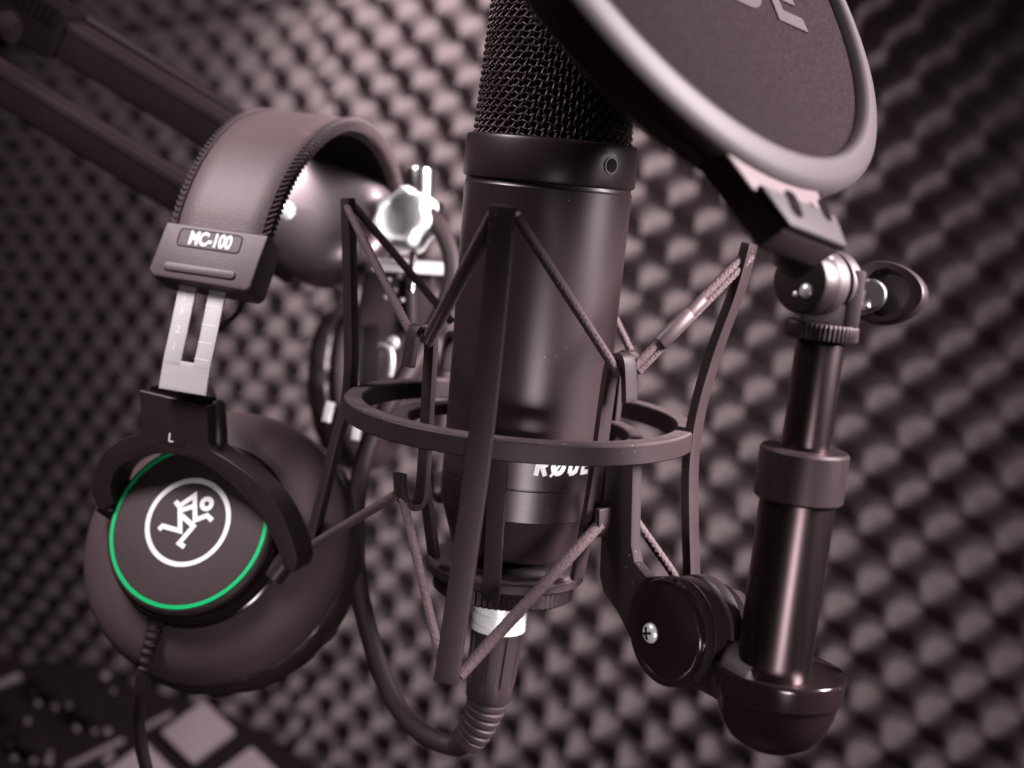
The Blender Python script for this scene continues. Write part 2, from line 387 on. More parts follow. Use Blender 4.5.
p0, p1 = cord((750, 249, -14), (634, 367, -31), 1.05); cord((752, 256, -14), (638, 372, -30), 1.0)
cord((575, 235, 50), (631, 352, 24), 1.1)
sl = MB(); s0, s1 = p0.lerp(p1, .42)+V((.3, -.5, 0)), p0.lerp(p1, .80)+V((.3, -.5, 0)); q = [0, .04, .05, .32, .36, .95, 1]
sl.tube([s0.lerp(s1, k) for k in (0, .02, .3, .32, .34, .97, 1)], [1.5, 1.75, 1.8, 2.1, 2.35, 2.4, 2.0], 14).build('cord_sleeve', 'sleeve', sm)
cord((441, 662, -57), (403, 499, -29), 1.15); cord((459, 676, -57.5), (600, 524, -32), 1.5)
cord((309, 547, 14), (396, 495, -28), 1.25); cord((692, 600, -13), (612, 487, -20), 1.15)
cord((448, 672, -57), (452, 676, -57), 1.6)
# bracket arm from the ring to the swivel
PN, PS = seen(668, 632, V((-.745, -.10, .66)).normalized(), (.66, 0, .745))
PFr = frame_n(P(668, 632, 386), PN, PS)
def pl(*pts): return [PFr.on(x, y) for x, y in pts]
outline = pl((607, 452), (633, 448), (631, 545), (634, 562), (646, 577)) 
r0 = 15.0
circ_ = [(r0*math.cos(R(t)), r0*math.sin(R(t))) for t in range(96, -141, -12)]
tail = pl((617, 612), (603, 592), (599, 575), (601, 530))
arm = MB().prism(PFr, outline + circ_ + tail, -3.6, 0).build('bracket_arm', 'matt', sm, bevel=.6)
b = MB(); b.lathe(PFr, [(0, 1.1), (9.5, 1.0), (12.6, .8), (13.4, 1.4), (14.2, 1.5), (14.7, .8), (14.8, -.1)], 72); cap = b.build('swivel_cap', 'gloss', sm)
sc = PFr.on(650, 633, 1.2)
b = MB(); b.ball(PFr.p(sc[0], sc[1], 1.0), 2.9, 20, (1, 1, .55), PFr); scr = b.build('screw', 'nickel', cap)
f2 = PFr.at(PFr.p(sc[0], sc[1], 0)); b = MB(); b.box(f2, -1.7, 1.7, -.28, .28, 2.3, 2.75); b.box(f2, -.28, .28, -1.7, 1.7, 2.3, 2.75); b.build('screw_slot', 'device', scr)
b = MB(); b.lathe(PFr, [(0, -3.55), (13.6, -3.55), (14.6, -4.2), (14.6, -8), (14.1, -8.4), (13.2, -8.6), (13.2, -9.4), (14.1, -9.6), (14.8, -10.2), (14.8, -13.6), (14, -14.4), (0, -14.4)], 72); b.build('swivel_disc', 'plastic', sm)
b = MB(); b.lathe(PFr, [(0, -14.3), (11.5, -14.4), (12.2, -15.2), (12.2, -18.6), (11.4, -19.4), (0, -19.4)], 64); b.build('swivel_washer', 'device', sm)

# ---- pop filter post (axis) and mount bowl
pax = V((.113, .984, .138)).normalized(); px_ = (V((1, -.12, 0)) - pax*V((1, -.12, 0)).dot(pax)).normalized()
TF = Fr(P(800.5, 480, 368), px_, pax.cross(px_), pax)
zz = lambda y, x=800, bb=0: zl(TF, x, y, bb)
zr = zz(668, 782)
BO = TF.at(TF.p(2.0, 0, 0)); b = MB(); b.lathe(BO, [(9.7-2, zr-1.5), (14.5, zr-1.2), (16.2, zr-.4), (16.9, zr+.3), (17.2, zr-.2), (17.25, zr-1), (16.9, zr-6.2), (16.2, zr-6.9), (15.9, zr-8), (15.4, zr-11), (14, zr-15), (11.6, zr-18.6), (8, zr-21), (4, zr-22.2), (0, zr-22.5)], 80)
bowl = b.build('mount_cup', 'gloss', sm)
# link from the swivel to the cup
LFr = PFr
a0 = V(PFr.p(0, 0, -16)); a1 = TF.p(-6, -2, zr-5)
lk = MB().tube([PFr.p(2, -7, -8), PFr.p(2, -8, -13), a0.lerp(a1, .55)+V((0, -3, 0)), a1, TF.p(4, 0, zr-9)], [8.5, 9.5, 9, 8.5, 7], 20)
lk.build('link_arm', 'plastic', sm)
MB().tube([PFr.p(1, 5, -14), PFr.p(1, 4, -21), TF.p(0, 2, zr-1.5)], [7.5, 7, 6], 20).build('link_rib', 'matt', sm)

PF_N = V((.687, .445, .574)).normalized()
PO = P(673, -97, 350) + PF_N*2.6
QF0 = frame_n(PO, PF_N, (1, 0, 0))
a_, b2_ = QF0.on(803, 215); rad = (QF0.x*a_ + QF0.y*b2_).normalized()
QF = Fr(PO, rad, PF_N.cross(rad), PF_N)           # x: from the filter's centre towards its clip
pop = thing('pop_filter', 'round mesh pop filter with a pale rim on a black upright post', 'pop filter', TF.p(0, 0, zr))
RI = 74.2
b = MB(); b.lathe(QF, [(RI-.6, -2.6), (RI-.2, -.6), (RI+.5, .3), (RI+1.5, .7), (RI+2.6, .45), (RI+5.6, -.6), (RI+7.4, -1.9), (RI+7.8, -2.7)], 160); rim = b.build('rim', 'poprim', pop)
b = MB(); b.lathe(QF, [(RI+7.8, -2.65), (RI+8.0, -3.4), (RI+7.7, -6.2), (RI+7.2, -6.6), (RI+7.2, -7.2), (RI+7.4, -7.6), (RI+6.6, -11.6), (RI+5, -12.6), (RI+1, -12.6), (RI-.4, -11.8), (RI-.6, -2.5)], 160); b.build('hoop', 'popside', pop)
b = MB(); b.lathe(QF, [(RI-.4, -2.9), (60, -2.5), (40, -2.2), (20, -2.1), (0, -2.0)], 128); scrn = b.build('mesh_screen', 'popmesh', pop)
b = MB(); b.lathe(QF, [(RI-.4, -11), (40, -11.4), (0, -11.5)], 128); b.build('mesh_screen', 'popmesh', pop)
# print on the screen
ta, tb = QF.on(779, 20, -2); tc_, td = QF.on(808, 33, -2)
tx = Vector((tc_-ta, td-tb)).normalized()
def tf_dir(v): return QF.x*v.x + QF.y*v.y
tX = tf_dir(tx); tY = PF_N.cross(tX)
TXF = Fr(QF.p(ta, tb, 0), tX, tY, PF_N)           # origin: lower left corner of the last letter
b = MB(); kk = 1.7; hh = 12.0; sw = 2.6; H0, H1 = -2.55, -1.75
def st(pts, w=sw): stroke(b, TXF, pts, w*kk, H0, H1)
sh = .12
def gl(x, y): return ((x + sh*y)*kk, y*kk)
st([gl(8.6, hh-sw/2), gl(sw/2, hh-sw/2), gl(sw/2, sw/2), gl(8.6, sw/2)]); b.prism(TXF, [gl(sw, hh/2-1.1), gl(7.6, hh/2-1.1), gl(7.6, hh/2+1.1), gl(sw, hh/2+1.1)], H0, H1)
D = [(-13.6, sw/2), (-8.2, sw/2)] + [(-8.2 + (hh-sw)/2*.85*math.cos(R(t)), hh/2 + (hh-sw)/2*math.sin(R(t))) for t in range(-75, 90, 15)] + [(-8.2, hh-sw/2), (-13.6, hh-sw/2), (-13.6, sw/2)]
st([gl(*q) for q in D])
O_ = [(-23.5 + 4.9*math.cos(R(t)), hh/2 + (hh-sw)/2*math.sin(R(t))) for t in range(0, 361, 20)]
st([gl(*q) for q in O_]); st([gl(-28, 0), gl(-19, hh)], 1.6)
st([gl(-41, 0), gl(-41, hh-sw/2), gl(-35.5, hh-sw/2), gl(-33.6, hh*.72), gl(-35.5, hh*.46), gl(-40, hh*.46)]); st([gl(-37, hh*.46), gl(-32.6, 0)])
b.build('screen_print', 'popprint', scrn)
# clip block below the rim
BR = RI + 8.0
bw = QF.on(761, 183)
ya, yb = QF.on(762, 184, -1)[1], QF.on(830, 197, -1)[1]; y0, y1 = min(ya, yb), max(ya, yb)
xe = (QF.on(795, 233, -1)[0] + QF.on(845, 239, -1)[0])/2
yc = [QF.on(795, 233, -1)[1], QF.on(845, 239, -1)[1]]
xs = QF.on(761, 183, -1)[0]
q0, q1 = QF.on(761, 183, -1)[1], QF.on(829, 197, -1)[1]; q2, q3 = QF.on(845, 239, -1)[1], QF.on(795, 233, -1)[1]
poly = [(xs, q0), (xs, q1), (xe, q2), (xe, q3)]
blk = MB().prism(QF, [(BR-3, q0 + (q0-q3)/(xs-xe)*(BR-3-xs)), (BR-3, q1 + (q1-q2)/(xs-xe)*(BR-3-xs)), (xe, q2), (xe, q3)], -10.8, -3.1).build('clip_block', 'popside', pop, bevel=.8, bseg=3)
MB().prism(QF, poly, -3.0, -1.0).build('clip_plate', 'poprim', blk, bevel=.8, bseg=3)
def slot(cxp, cyp, la, lb, turn):
    a, c = QF.on(cxp, cyp, -1); f = Fr(QF.p(a, c, 0), QF.x*math.cos(R(turn)) + QF.y*math.sin(R(turn)), QF.y*math.cos(R(turn)) - QF.x*math.sin(R(turn)), QF.z)
    MB().prism(f, rrect(-la, la, -lb, lb, lb*.8), -1.3, -.86).build('bolt_hole', 'inner', blk)
    MB().lathe(f, [(0, -.75), (lb*.45, -.7), (lb*.6, -.86)], 20).build('bolt', 'device', blk)
slot(794, 204, 3.5, 2.3, 0); slot(825, 210, 3.0, 1.7, -8)
# swivel joint between the block and the post
SWN, SWX = seen(800, 281, V((-.57, .04, .82)).normalized(), (.82, 0, .57))
JF = frame_n(P(800, 281, 352), SWN, SWX)
b = MB(); b.lathe(JF, [(0, .7), (6.9, .6), (7.7, .2), (8.15, -.7), (8.15, -5), (0, -5)], 64); jd = b.build('swivel_disc', 'plastic', pop)
b = MB(); sa = JF.on(806, 291, .7); b.ball(JF.p(sa[0], sa[1], .5), 1.95, 18, (1, 1, .6), JF); sa2 = JF.on(795, 294, .7); b.ball(JF.p(sa2[0], sa2[1], .45), .85, 12, (1, 1, .7), JF); b.build('screw', 'nickel', jd)
b = MB(); b.lathe(JF, [(0, -5.1), (7.9, -5.1), (8.3, -5.7), (8.3, -9.5), (7.8, -10), (0, -10)], 64); b.build('swivel_hub', 'hub', pop)
b = MB(); b.lathe(JF, [(0, -10.1), (7.0, -10.1), (7.0, -11.6), (0, -11.6)], 64); b.build('rubber_washer', 'device', pop)
b = MB(); b.lathe(JF, [(0, -11.7), (7.9, -11.7), (8.2, -12.2), (8.2, -15), (7.7, -15.5), (0, -15.5)], 64); b.build('swivel_cheek', 'hub', pop)
MB().tube([P(799, 233, 352), P(799, 250, 355), JF.p(0, 3, -6)], [7.2, 7.2, 6.6], 24).build('block_stem', 'plastic', pop)
b = MB(); b.lathe(JF, [(0, -15.6), (4.6, -15.6), (4.8, -16), (4.8, -17.6), (4.0, -18), (3.6, -18.2), (3.6, -22), (3.2, -22.6), (0, -22.6)], 40); b.build('thread_bolt', 'silver', pop)
# wing handle: a cupped loop lying to the right of the bolt
HX, HY, HZ = seen(888, 294, (1, -.10, .18), (.1, 1, -.1), V((-.2, .12, .96)))
HF = frame_n(P(888, 294, 372), HZ, HX)
lo, li = [], []
for k in range(48):
    t = 2*PI*k/48; c, s_ = math.cos(t), math.sin(t)
    lo.append((10.4*c, 8.3*s_*(1 - .14*c))); li.append((6.0*c + .5, 6.2*s_*(1 - .12*c)))
b = MB(); n = 48
rows = [(lo, 3.6, .97), (lo, 4.3, .93), (li, 4.3, 1.03), (li, 3.7, 1.0), (li, -3.6, .9)]
vs = []; 
for pts, h, k in [(lo, -4.6, .80), (lo, -3.4, .94), (lo, 0, 1.0)] + rows: vs += [HF.p(x*k, y*k, h) for x, y in pts]
fs = []
for i in range(7):
    for k in range(n): fs.append((i*n+k, i*n+(k+1) % n, (i+1)*n+(k+1) % n, (i+1)*n+k))
fs.append(tuple(range(n-1, -1, -1))); fs.append(tuple(7*n+k for k in range(n)))
b.add(vs, fs); b.build('wing_handle', 'plastic', pop)
b = MB(); b.lathe(Fr(P(868, 296, 366), V((.3, .9, 0)), V((0, .3, .9)).cross(V((.3, .9, 0))), V((.15, .15, .95))), [(0, 2.2), (3.4, 2.1), (4.2, 1.4), (4.4, .2), (4.4, -3), (0, -3)], 36); b.build('handle_bolt', 'chrome', pop)
# clevis, knurled ring, tubes
z0 = zz(332, 813); 
b = MB(); b.box(TF.at(TF.p(.4, 0, 0)), -7.0, 7.0, -5.5, 5.5, z0+2.4, z0+8.5); b.box(TF.at(TF.p(.4, 0, 0)), 3.6, 7.4, -5.8, 5.6, z0+2.4, z0+17); b.build('clevis', 'hub', pop, bevel=.8)
MB().lathe(TF, [(5.8, z0-1.6), (8.6, z0-1.6), (9.0, z0-1.2), (9.0, z0+2.2), (8.6, z0+2.7), (0, z0+2.7)], 48*6, mod=lambda a, r, h: (.2*math.cos(48*a) if r > 8.8 else 0)).build('knurled_ring', 'knurl', pop)
zc0, zc1 = zz(508, 798, -11), zz(446, 806)
MB().lathe(TF, [(6.15, z0-2.5), (6.2, z0-3), (6.2, zc1-.5)], 64).build('upper_tube', 'satin', pop)
MB().lathe(TF, [(6.15, zc1-.6), (10.8, zc1-.6), (11.5, zc1-1.3), (11.55, zc0+.7), (10.9, zc0), (9.6, zc0)], 96).build('clamp_collar', 'knurl', pop)
MB().lathe(TF, [(9.7, zc0+.2), (9.75, zc0-2), (9.75, zr-1.4)], 80).build('lower_tube', 'satin', pop)

# ------------------------------------------------------------------ microphone cable with its plug
cab = thing('microphone_cable', 'black cable with a silver plug screwed into the underside of the microphone', 'cable', P(470, 748, 446))
zn = zf - 9
cf = Fr(SF.p(-.4, 0, zn), SF.x, SF.y, SF.z)
b = MB(); b.lathe(cf, [(8.0, 1), (8.35, .6), (8.4, -5.3), (8.0, -5.6), (8.0, -6.3), (8.4, -6.6), (8.45, -9.0), (8.05, -9.3), (8.05, -9.8), (8.45, -10.1), (8.45, -12.1), (7.8, -12.5)], 64); b.build('plug_shell', 'silver', cab)
tilt = V((-.055, 0, 0)); cz = (SF.z + V((.045, 0, 0))).normalized(); cf2 = frame_n(SF.p(-.4, 0, zn-11.8), cz, SF.x)
def grip(a, r, h):
    if r < 7.5 or h > -2 or h < -17: return 0
    q = math.cos(10*a); return -.45 if q > .55 else 0
b = MB(); b.lathe(cf2, [(7.9, 0), (8.3, -.4), (8.25, -2.2), (8.2, -2.6), (8.0, -8), (7.8, -14), (7.6, -17), (7.4, -18.2), (7.1, -22.6), (6.7, -23.2)], 160, mod=grip); b.build('plug_grip', 'rubber', cab)
# ribbed strain relief bending towards the cable
s_pts = smoothpts([cf2.p(0, 0, -22.8), cf2.p(-.7, 0, -28), cf2.p(-2.4, .3, -34), cf2.p(-5, .8, -39)], 14); n = len(s_pts)
b = MB(); rr = []
for k in range(n):
    t = k/(n-1); base_r = 6.7 - 1.6*t; rr.append(base_r - (.55 if (k % 6) in (3, 4) and k < n-9 else 0))
b.tube(s_pts, rr, 40); b.build('strain_relief', 'rubber', cab)
e0 = s_pts[-1]
c_pts = smoothpts([e0 + V((2.2, 3.4, 0)), e0, P(452, 746, 452), P(420, 731, 456), P(392, 697, 460), P(371, 640, 464), P(357, 575, 468), P(356, 505, 474), P(367, 450, 480), P(390, 402, 487), P(424, 345, 495), P(447, 298, 500), P(452, 262, 503), P(440, 228, 508), P(420, 205, 516)], 10)
b = MB(); b.tube(c_pts, 3.15, 20); b.build('cable_lead', 'rubber', cab)

# ------------------------------------------------------------------ headphones
HN, HU = seen(196, 420, V((-.42, .29, .857)).normalized(), V((.278, .944, -.183))); HU = (HU - HN*HU.dot(HN)).normalized(); HW = HU.cross(HN)
hp = thing('headphones', 'black over-ear headphones with a green ring on the ear cup, hung over the boom arm', 'headphones', P(178, 680, 452))
BF = Fr(P(209, 256, 444), HW, HU, HN)               # holder frame: x across, y up the band, z outwards
GN, = seen(188, 526, V((-.42, .29, .857)).normalized()); G = frame_n(P(188.5, 526, 450), GN, HW)             # ear cup frame
def band_path(n=40, r=61.0, up0=13.0):
    out = []
    for k in range(n+1):
        t = .8*PI*k/n; out.append((up0 + r*1.0*math.sin(t), -r + r*math.cos(t)))     # (up, outwards)
    return [(up0-14, -1.0)] + out
bp = band_path(); BWd = 34.5; TH = 4.6
b = MB(); prof = [(-BWd/2, -1.2), (-BWd/2, .6), (-BWd/2+.8, 1.7), (-BWd/4, 2.35), (0, 2.5), (BWd/4, 2.35), (BWd/2-.8, 1.7), (BWd/2, .6), (BWd/2, -1.2), (BWd/2-1, -2.0), (0, -2.4), (-BWd/2+1, -2.0)]
vs = []; npf = len(prof)
for i, (u, w) in enumerate(bp):
    a = bp[max(i-1, 0)]; c = bp[min(i+1, len(bp)-1)]; T = Vector((c[0]-a[0], c[1]-a[1])).normalized(); N = Vector((-T.y, T.x))   # (up,out)
    if N.dot(Vector((u-13, w+61))) < 0: N = -N
    grow = 1.0 + .05*math.sin(PI*min(1, i/len(bp)))
    for x, h in prof: vs.append(BF.p(x*grow, u + N.x*h, w + N.y*h - 2.8))
fs = []
for i in range(len(bp)-1):
    for k in range(npf): fs.append((i*npf+k, i*npf+(k+1) % npf, (i+1)*npf+(k+1) % npf, (i+1)*npf+k))
fs += [tuple(range(npf)), tuple((len(bp)-1)*npf+k for k in range(npf-1, -1, -1))]
b.add(vs, fs); hband = b.build('headband', 'leather', hp, sharp=60)
b = MB(); vs = []; fs = []
for i, (u, w) in enumerate(bp[1:]):
    a = bp[max(i, 0)]; c = bp[min(i+2, len(bp)-1)]; T = Vector((c[0]-a[0], c[1]-a[1])).normalized(); N = Vector((-T.y, T.x))
    if N.dot(Vector((u-13, w+61))) < 0: N = -N
    for x, h in ((-15.5, -1.6), (-14.5, -3.6), (14.5, -3.6), (15.8, -1.6)): vs.append(BF.p(x*1.03, u + N.x*h, w + N.y*h - 2.8))
for i in range(len(bp)-2):
    for k in range(4): fs.append((i*4+k, i*4+(k+1) % 4, i*4+4+(k+1) % 4, i*4+4+k))
fs += [(0, 1, 2, 3), tuple((len(bp)-2)*4+k for k in (3, 2, 1, 0))]
b.add(vs, fs); b.build('band_lining', 'lining', hband)
# whip stitching along both edges of the band
b = MB()
def band_at(s):
    L_ = [0]
    for (u0, w0), (u1, w1) in zip(bp, bp[1:]): L_.append(L_[-1] + math.hypot(u1-u0, w1-w0))
    i = 0
    while i < len(L_)-2 and L_[i+1] < s: i += 1
    t = (s-L_[i])/(L_[i+1]-L_[i]); u = bp[i][0]*(1-t) + bp[i+1][0]*t; w = bp[i][1]*(1-t) + bp[i+1][1]*t
    T = Vector((bp[i+1][0]-bp[i][0], bp[i+1][1]-bp[i][1])).normalized(); N = Vector((-T.y, T.x))
    if N.dot(Vector((u-13, w+61))) < 0: N = -N
    return Vector((u, w)), T, N, 1.0 + .05*math.sin(PI*min(1, i/len(bp)))
for side in (1, -1):
    s = 7.0
    while s < 160:
        c, T, N, g = band_at(s); c2, _, N2, g2 = band_at(s+1.5); e = side*BWd/2
        def q(cc, NN, gg, x, h): return BF.p(x*gg, cc.x + NN.x*h, cc.y + NN.y*h - 2.8)
        b.tube([q(c, N, g, e-side*2.0, 2.3), q(c, N, g, e-side*1.0, 2.35), q(c2, N2, g2, e+side*.1, 1.6), q(c2, N2, g2, e+side*.45, 0), q(c2, N2, g2, e+side*.1, -1.5)], .42, 6)
        s += 1.95
    pts = [band_at(s) for s in [7 + 1.5*k for k in range(104)]]
    b.tube([BF.p((side*BWd/2-side*2.2)*g, c.x + N.x*2.25, c.y + N.y*2.25 - 2.8) for c, T, N, g in pts], .3, 6)
b.build('stitching', 'thread', hband)
# holder block on the near leg
hx0, hx1, hy0, hy1 = -18.2, 17.6, -9.5, 9.2
poly = [(hx0-.6, hy0+2), (hx0+1.6, hy0), (hx1-1.5, hy0-.6), (hx1, hy0+1), (hx1+.8, hy1), (hx0+.6, hy1)]
hold = MB().prism(BF, poly, -10.5, .9).build('band_holder', 'holder', hp, bevel=.9, bseg=3)
ra, rb = BF.on(178, 229, 1), BF.on(241, 254, 1)
lc = ((ra[0]+rb[0])/2, (ra[1]+rb[1])/2); LF = BF.at(BF.p(lc[0], lc[1]+.3, 0))
MB().prism(LF, rrect(-10.9, 10.9, -2.9, 2.9, 1.3), .5, .98).build('label_plate', 'plastic', hold)
b = MB(); rr_ = rrect(-10.9, 10.9, -2.9, 2.9, 1.3); b.tube([LF.p(x, y, .98) for x, y in rr_], .24, 6, closed=True); b.build('label_rim', 'holder', hold)
flat_text(LF.at(LF.p(.3, -.05, 0)), 'MC-100', 6.2, 1.04, bold=.26, sx=.74, space=.98).build('lettering', 'white', hold)
f2 = BF.at(BF.p(-1.2, -5.6, 0)); MB().prism(f2, rrect(-12.6, 12.6, -1.35, 1.35, 1.3), .5, 1.5).build('grip_ridge', 'holder', hold, bevel=.4)
# metal slider
def slab(px, py, off): a, c = BF.on(px, py, off); return a, c
sp = [(204, 284), (198.5, 310), (193, 337), (187.5, 362), (182.5, 392)]
so = [-4.0, -4.2, -5.0, -6.4, -8.8]
cpts = smoothpts([BF.p(*BF.on(x, y, o_), o_) for (x, y), o_ in zip(sp, so)], 6)
def off(pts, d): return [p + HW*d for p in pts]
sw_ = 16.4; slot_w = 4.2; ns = len(cpts); cut = int(ns*.76)
b = MB(); th = .9
b.strip(off(cpts[:cut+1], -(sw_+slot_w)/4), HW, (sw_-slot_w)/2, th); b.strip(off(cpts[:cut+1], (sw_+slot_w)/4+.2), HW, (sw_-slot_w)/2-.4, th)
b.strip(cpts[cut-1:], HW, sw_-.02, th-.03)
sld = b.build('slider', 'steel', hp, bevel=.12)
def sl_frame(k, d): 
    T = (cpts[min(k+1, ns-1)] - cpts[max(k-1, 0)]).normalized(); N = HW.cross(-T).normalized()
    if N.dot(HN) < 0: N = -N
    return Fr(cpts[k] + HW*d, HW, -T, N)
b = MB()
for t_, k in (('1', int(ns*.62)), ('2', int(ns*.46)), ('3', int(ns*.31)), ('5', 4)):
    f3 = sl_frame(k, -5.4); vs_, fs_ = glyphs(t_, 3.4, .03); b.add([f3.p(x, y, .52) for x, y in vs_], fs_)
b.build('numerals', 'engrave', sld)
b = MB()
for k in (int(ns*.70), int(ns*.54), int(ns*.38), int(ns*.22), 3):
    f3 = sl_frame(min(k, ns-2), 5.0); b.box(f3, -2.6, 2.2, -.16, .16, .44, .53)
b.build('tick_marks', 'engrave', sld)
# yoke: socket block, wire boss and the two arms
YN, = seen(180, 450, V((-.52, -.12, .845)).normalized()); YF = frame_n(P(174, 418, 446), YN, HW)
def yp(px, py, c=0): return YF.on(px, py, c)
def fork(px): return smoothpts([V((*yp(x, y), 0)) for x, y in px], 4)
ol = fork([(141, 424), (138, 433), (122, 439), (105, 451), (95, 469), (92, 490), (97, 506), (104, 511)])
il = fork([(112, 504), (110, 488), (114, 474), (124, 464), (140, 457), (157, 454), (177, 455), (197, 460), (222, 476), (245, 498), (264, 522), (276, 546), (283, 567)])
orr = fork([(292, 573), (297, 560), (290, 535), (276, 505), (255, 480), (231, 462), (213, 451), (208, 443)])
bl = [(q.x, q.y) for q in [V((*yp(139, 390), 0))] + ol + il + orr + [V((*yp(206, 406), 0))]]
yk = MB().prism(YF, bl, -11.5, 0).build('yoke', 'plastic', hp, bevel=.7, bseg=3)
tr = [yp(146, 389.5), yp(203, 403)]
MB().prism(YF, [(tr[0][0], tr[0][1]-1.2), (tr[1][0], tr[1][1]-1.0), (tr[1][0]-.2, tr[1][1]+.9), (tr[0][0]+.2, tr[0][1]+.9)], -7.8, -2.4).build('slider_socket', 'device', yk)
LL = YF.at(YF.p(*yp(171, 438), 0)); MB().prism(LL, rrect(-5.4, 5.4, -2.1, 2.1, 2.05), -.6, .12).build('side_plate', 'plastic', yk)
flat_text(LL, 'L', 3.9, .2, bold=.04).build('lettering', 'white', yk)
MB().tube([P(216, 401, 450), P(217, 405, 450), P(218.5, 440, 450), P(216.5, 450, 450)], [2.2, 2.8, 2.9, 2.0], 20).build('wire_boss', 'plastic', hp)
MB().tube(smoothpts([P(216, 404, 450), P(211, 388, 461), P(203, 374, 464)], 8), .8, 10).build('wire', 'rubber', hp)
MB().tube(smoothpts([P(243, 298, 455), P(238, 312, 458), P(226, 324, 460), P(214, 335, 462)], 8), .8, 10).build('wire', 'rubber', hp)
def arm_strip(pts, w, t):
    p = smoothpts(pts, 7); n = len(p)
    return MB().strip(p, HN, w, t)
MB().tube([YF.p(*yp(290, 556, -6), -6), G.p(30, -9, -7)], [3.4, 3.6], 18).build('yoke_pin', 'plastic', hp)
MB().tube([YF.p(*yp(102, 502, -6), -6), G.p(-30, 1, -7)], [3.4, 3.6], 18).build('yoke_pin', 'plastic', hp)
# ear cup
face = MB().lathe(G, [(0, .5), (15.2, .5), (24.8, .35), (27.4, .0), (28.2, -.8), (28.4, -2.4)], 96).build('cup_face', 'cup', hp)
MB().lathe(G, [(25.6, .36), (25.65, .49), (26.85, .36), (26.9, .1)], 120).build('green_ring', 'green', face)
MB().lathe(G, [(28.35, -2.3), (29.2, -3.2), (29.6, -5.0), (29.9, -9), (31.5, -10.2), (33, -10.4)], 96).build('cup_collar', 'gloss', hp)
MB().lathe(G, [(30, -9.5), (33.0, -9.9), (38.5, -11.2), (43, -14.0), (45.3, -17.2), (46, -20), (46, -23.5), (45.4, -24.6), (43, -25)], 112).build('cup_shell', 'shell', hp)
def padmod(a, r, h): return .38*math.sin(31*a+h*.6) + .3*math.sin(19*a-h*.4)
MB().lathe(G, [(43, -24.8), (45.4, -26.2), (47.2, -29.5), (47.4, -33.5), (46.0, -38), (43.5, -41.5), (38, -42.6), (32, -41), (28, -36), (27, -30)], 112, mod=padmod).build('ear_pad', 'pad', hp)
c0 = G.on(187.7, 522, .6); LG = G.at(G.p(c0[0], c0[1], 0))
b = MB(); b.lathe(LG, [(12.95, .5), (13.0, .66), (14.6, .66), (14.65, .48)], 96)
lg = b.build('emblem_ring', 'foil', face)
def lp(*pts): return [LG.on(130 + x/7.68, 470 + y/7.68, .6) for x, y in pts]
b = MB(); w_ = 1.62
stroke(b, LG, lp((350, 240), (378, 278), (497, 195), (500, 385), (592, 350), (632, 388)), w_, .5, .67)
stroke(b, LG, lp((498, 275), (385, 312), (385, 468), (250, 430), (222, 458)), w_, .5, .672)
stroke(b, LG, lp((398, 350), (488, 432), (378, 562), (418, 592)), w_, .5, .674)
hc_ = lp((590, 260))[0]; b.lathe(LG.at(LG.p(hc_[0], hc_[1], 0)), [(.85, .5), (.85, .676), (2.42, .676), (2.42, .5)], 36)
b.build('emblem_figure', 'white', face)
# cable from the cup's lower edge
def gp(x, y, c): return G.p(*G.on(x, y, c), c)
sr = smoothpts([gp(160, 614, -9), gp(155, 630, -8.5), gp(148, 652, -9), gp(143, 674, -11)], 12); n = len(sr)
MB().tube(sr, [3.2 if k < 3 else (2.9 - .9*k/n - (.5 if (k % 4) in (2, 3) else 0)) for k in range(n)], 20).build('strain_relief', 'rubber', hp)
MB().tube(smoothpts([gp(143.3, 671, -10.5), gp(140, 695, -15), P(138.5, 720, 454), P(141, 745, 457), P(147, 772, 460), P(158, 830, 470)], 8), 2.1, 14).build('cable_lead', 'rubber', hp)
# far ear cup, on the other end of the band
G2 = frame_n(P(404, 384, 622), seen(404, 384, V((.93, .05, .36)))[0], HU)
MB().lathe(G2, [(0, .5), (20, .35), (23.4, 0), (24.3, -1), (25, -6), (27, -7), (32, -9), (36, -13), (37, -16), (36.4, -18), (34, -18.5)], 96).build('cup_shell', 'pad', hp)
MB().lathe(G2, [(34, -18.3), (36.6, -21), (36.8, -25), (34.5, -30), (27, -30), (22, -24)], 96, mod=padmod).build('ear_pad', 'pad', hp)
e_ = BF.p(0, 50, -113)
MB().strip(smoothpts([e_ + HU*8, e_, e_.lerp(P(410, 320, 624), .6), P(412, 325, 626)], 4), HW, 14, .9).build('slider', 'steel', hp)
MB().strip(smoothpts([P(412, 315, 626), P(413, 330, 622), G2.p(0, 0, 6)+HU*10, G2.p(0, 0, 4)], 4), HW, 9, 4).build('yoke_arm', 'plastic', hp, bevel=.9)

# ------------------------------------------------------------------ boom arm
boom = thing('boom_arm', 'dark twin-tube boom arm with a domed joint cover and chrome clamp behind the headphones', 'boom arm', P(320, 250, 560))
AD = 560
adir = (P(234, 117, AD) - P(80, 20, AD)).normalized()
def tube_sq(p0, p1, w, name='arm_tube'):
    d = (p1-p0).normalized(); up = (V((0, 1, .25)) - d*V((0, 1, .25)).dot(d)).normalized(); f = Fr(p0, d, up, d.cross(up)); L_ = (p1-p0).length
    o = MB().box(f, 0, L_, -w/2, w/2, -w/2, w/2).build(name, 'armmetal', boom, bevel=1.6, bseg=3)
    # shallow channels along the front and the top of the tube
    b = MB(); b.box(f, 1, L_-1, w/2-2.6, w/2-2.0, w/2-.2, w/2+.35); b.box(f, 1, L_-1, w/2-.2, w/2+.3, -1, 1); b.build('tube_channel', 'plastic', o)
    return f, L_, o
f1, L1, o1 = tube_sq(P(-120, -76, AD+4), P(300, 180, AD), 15.0)
f2_, L2, o2 = tube_sq(P(-60, 44, AD-8), P(300, 268, AD-2), 13.6)
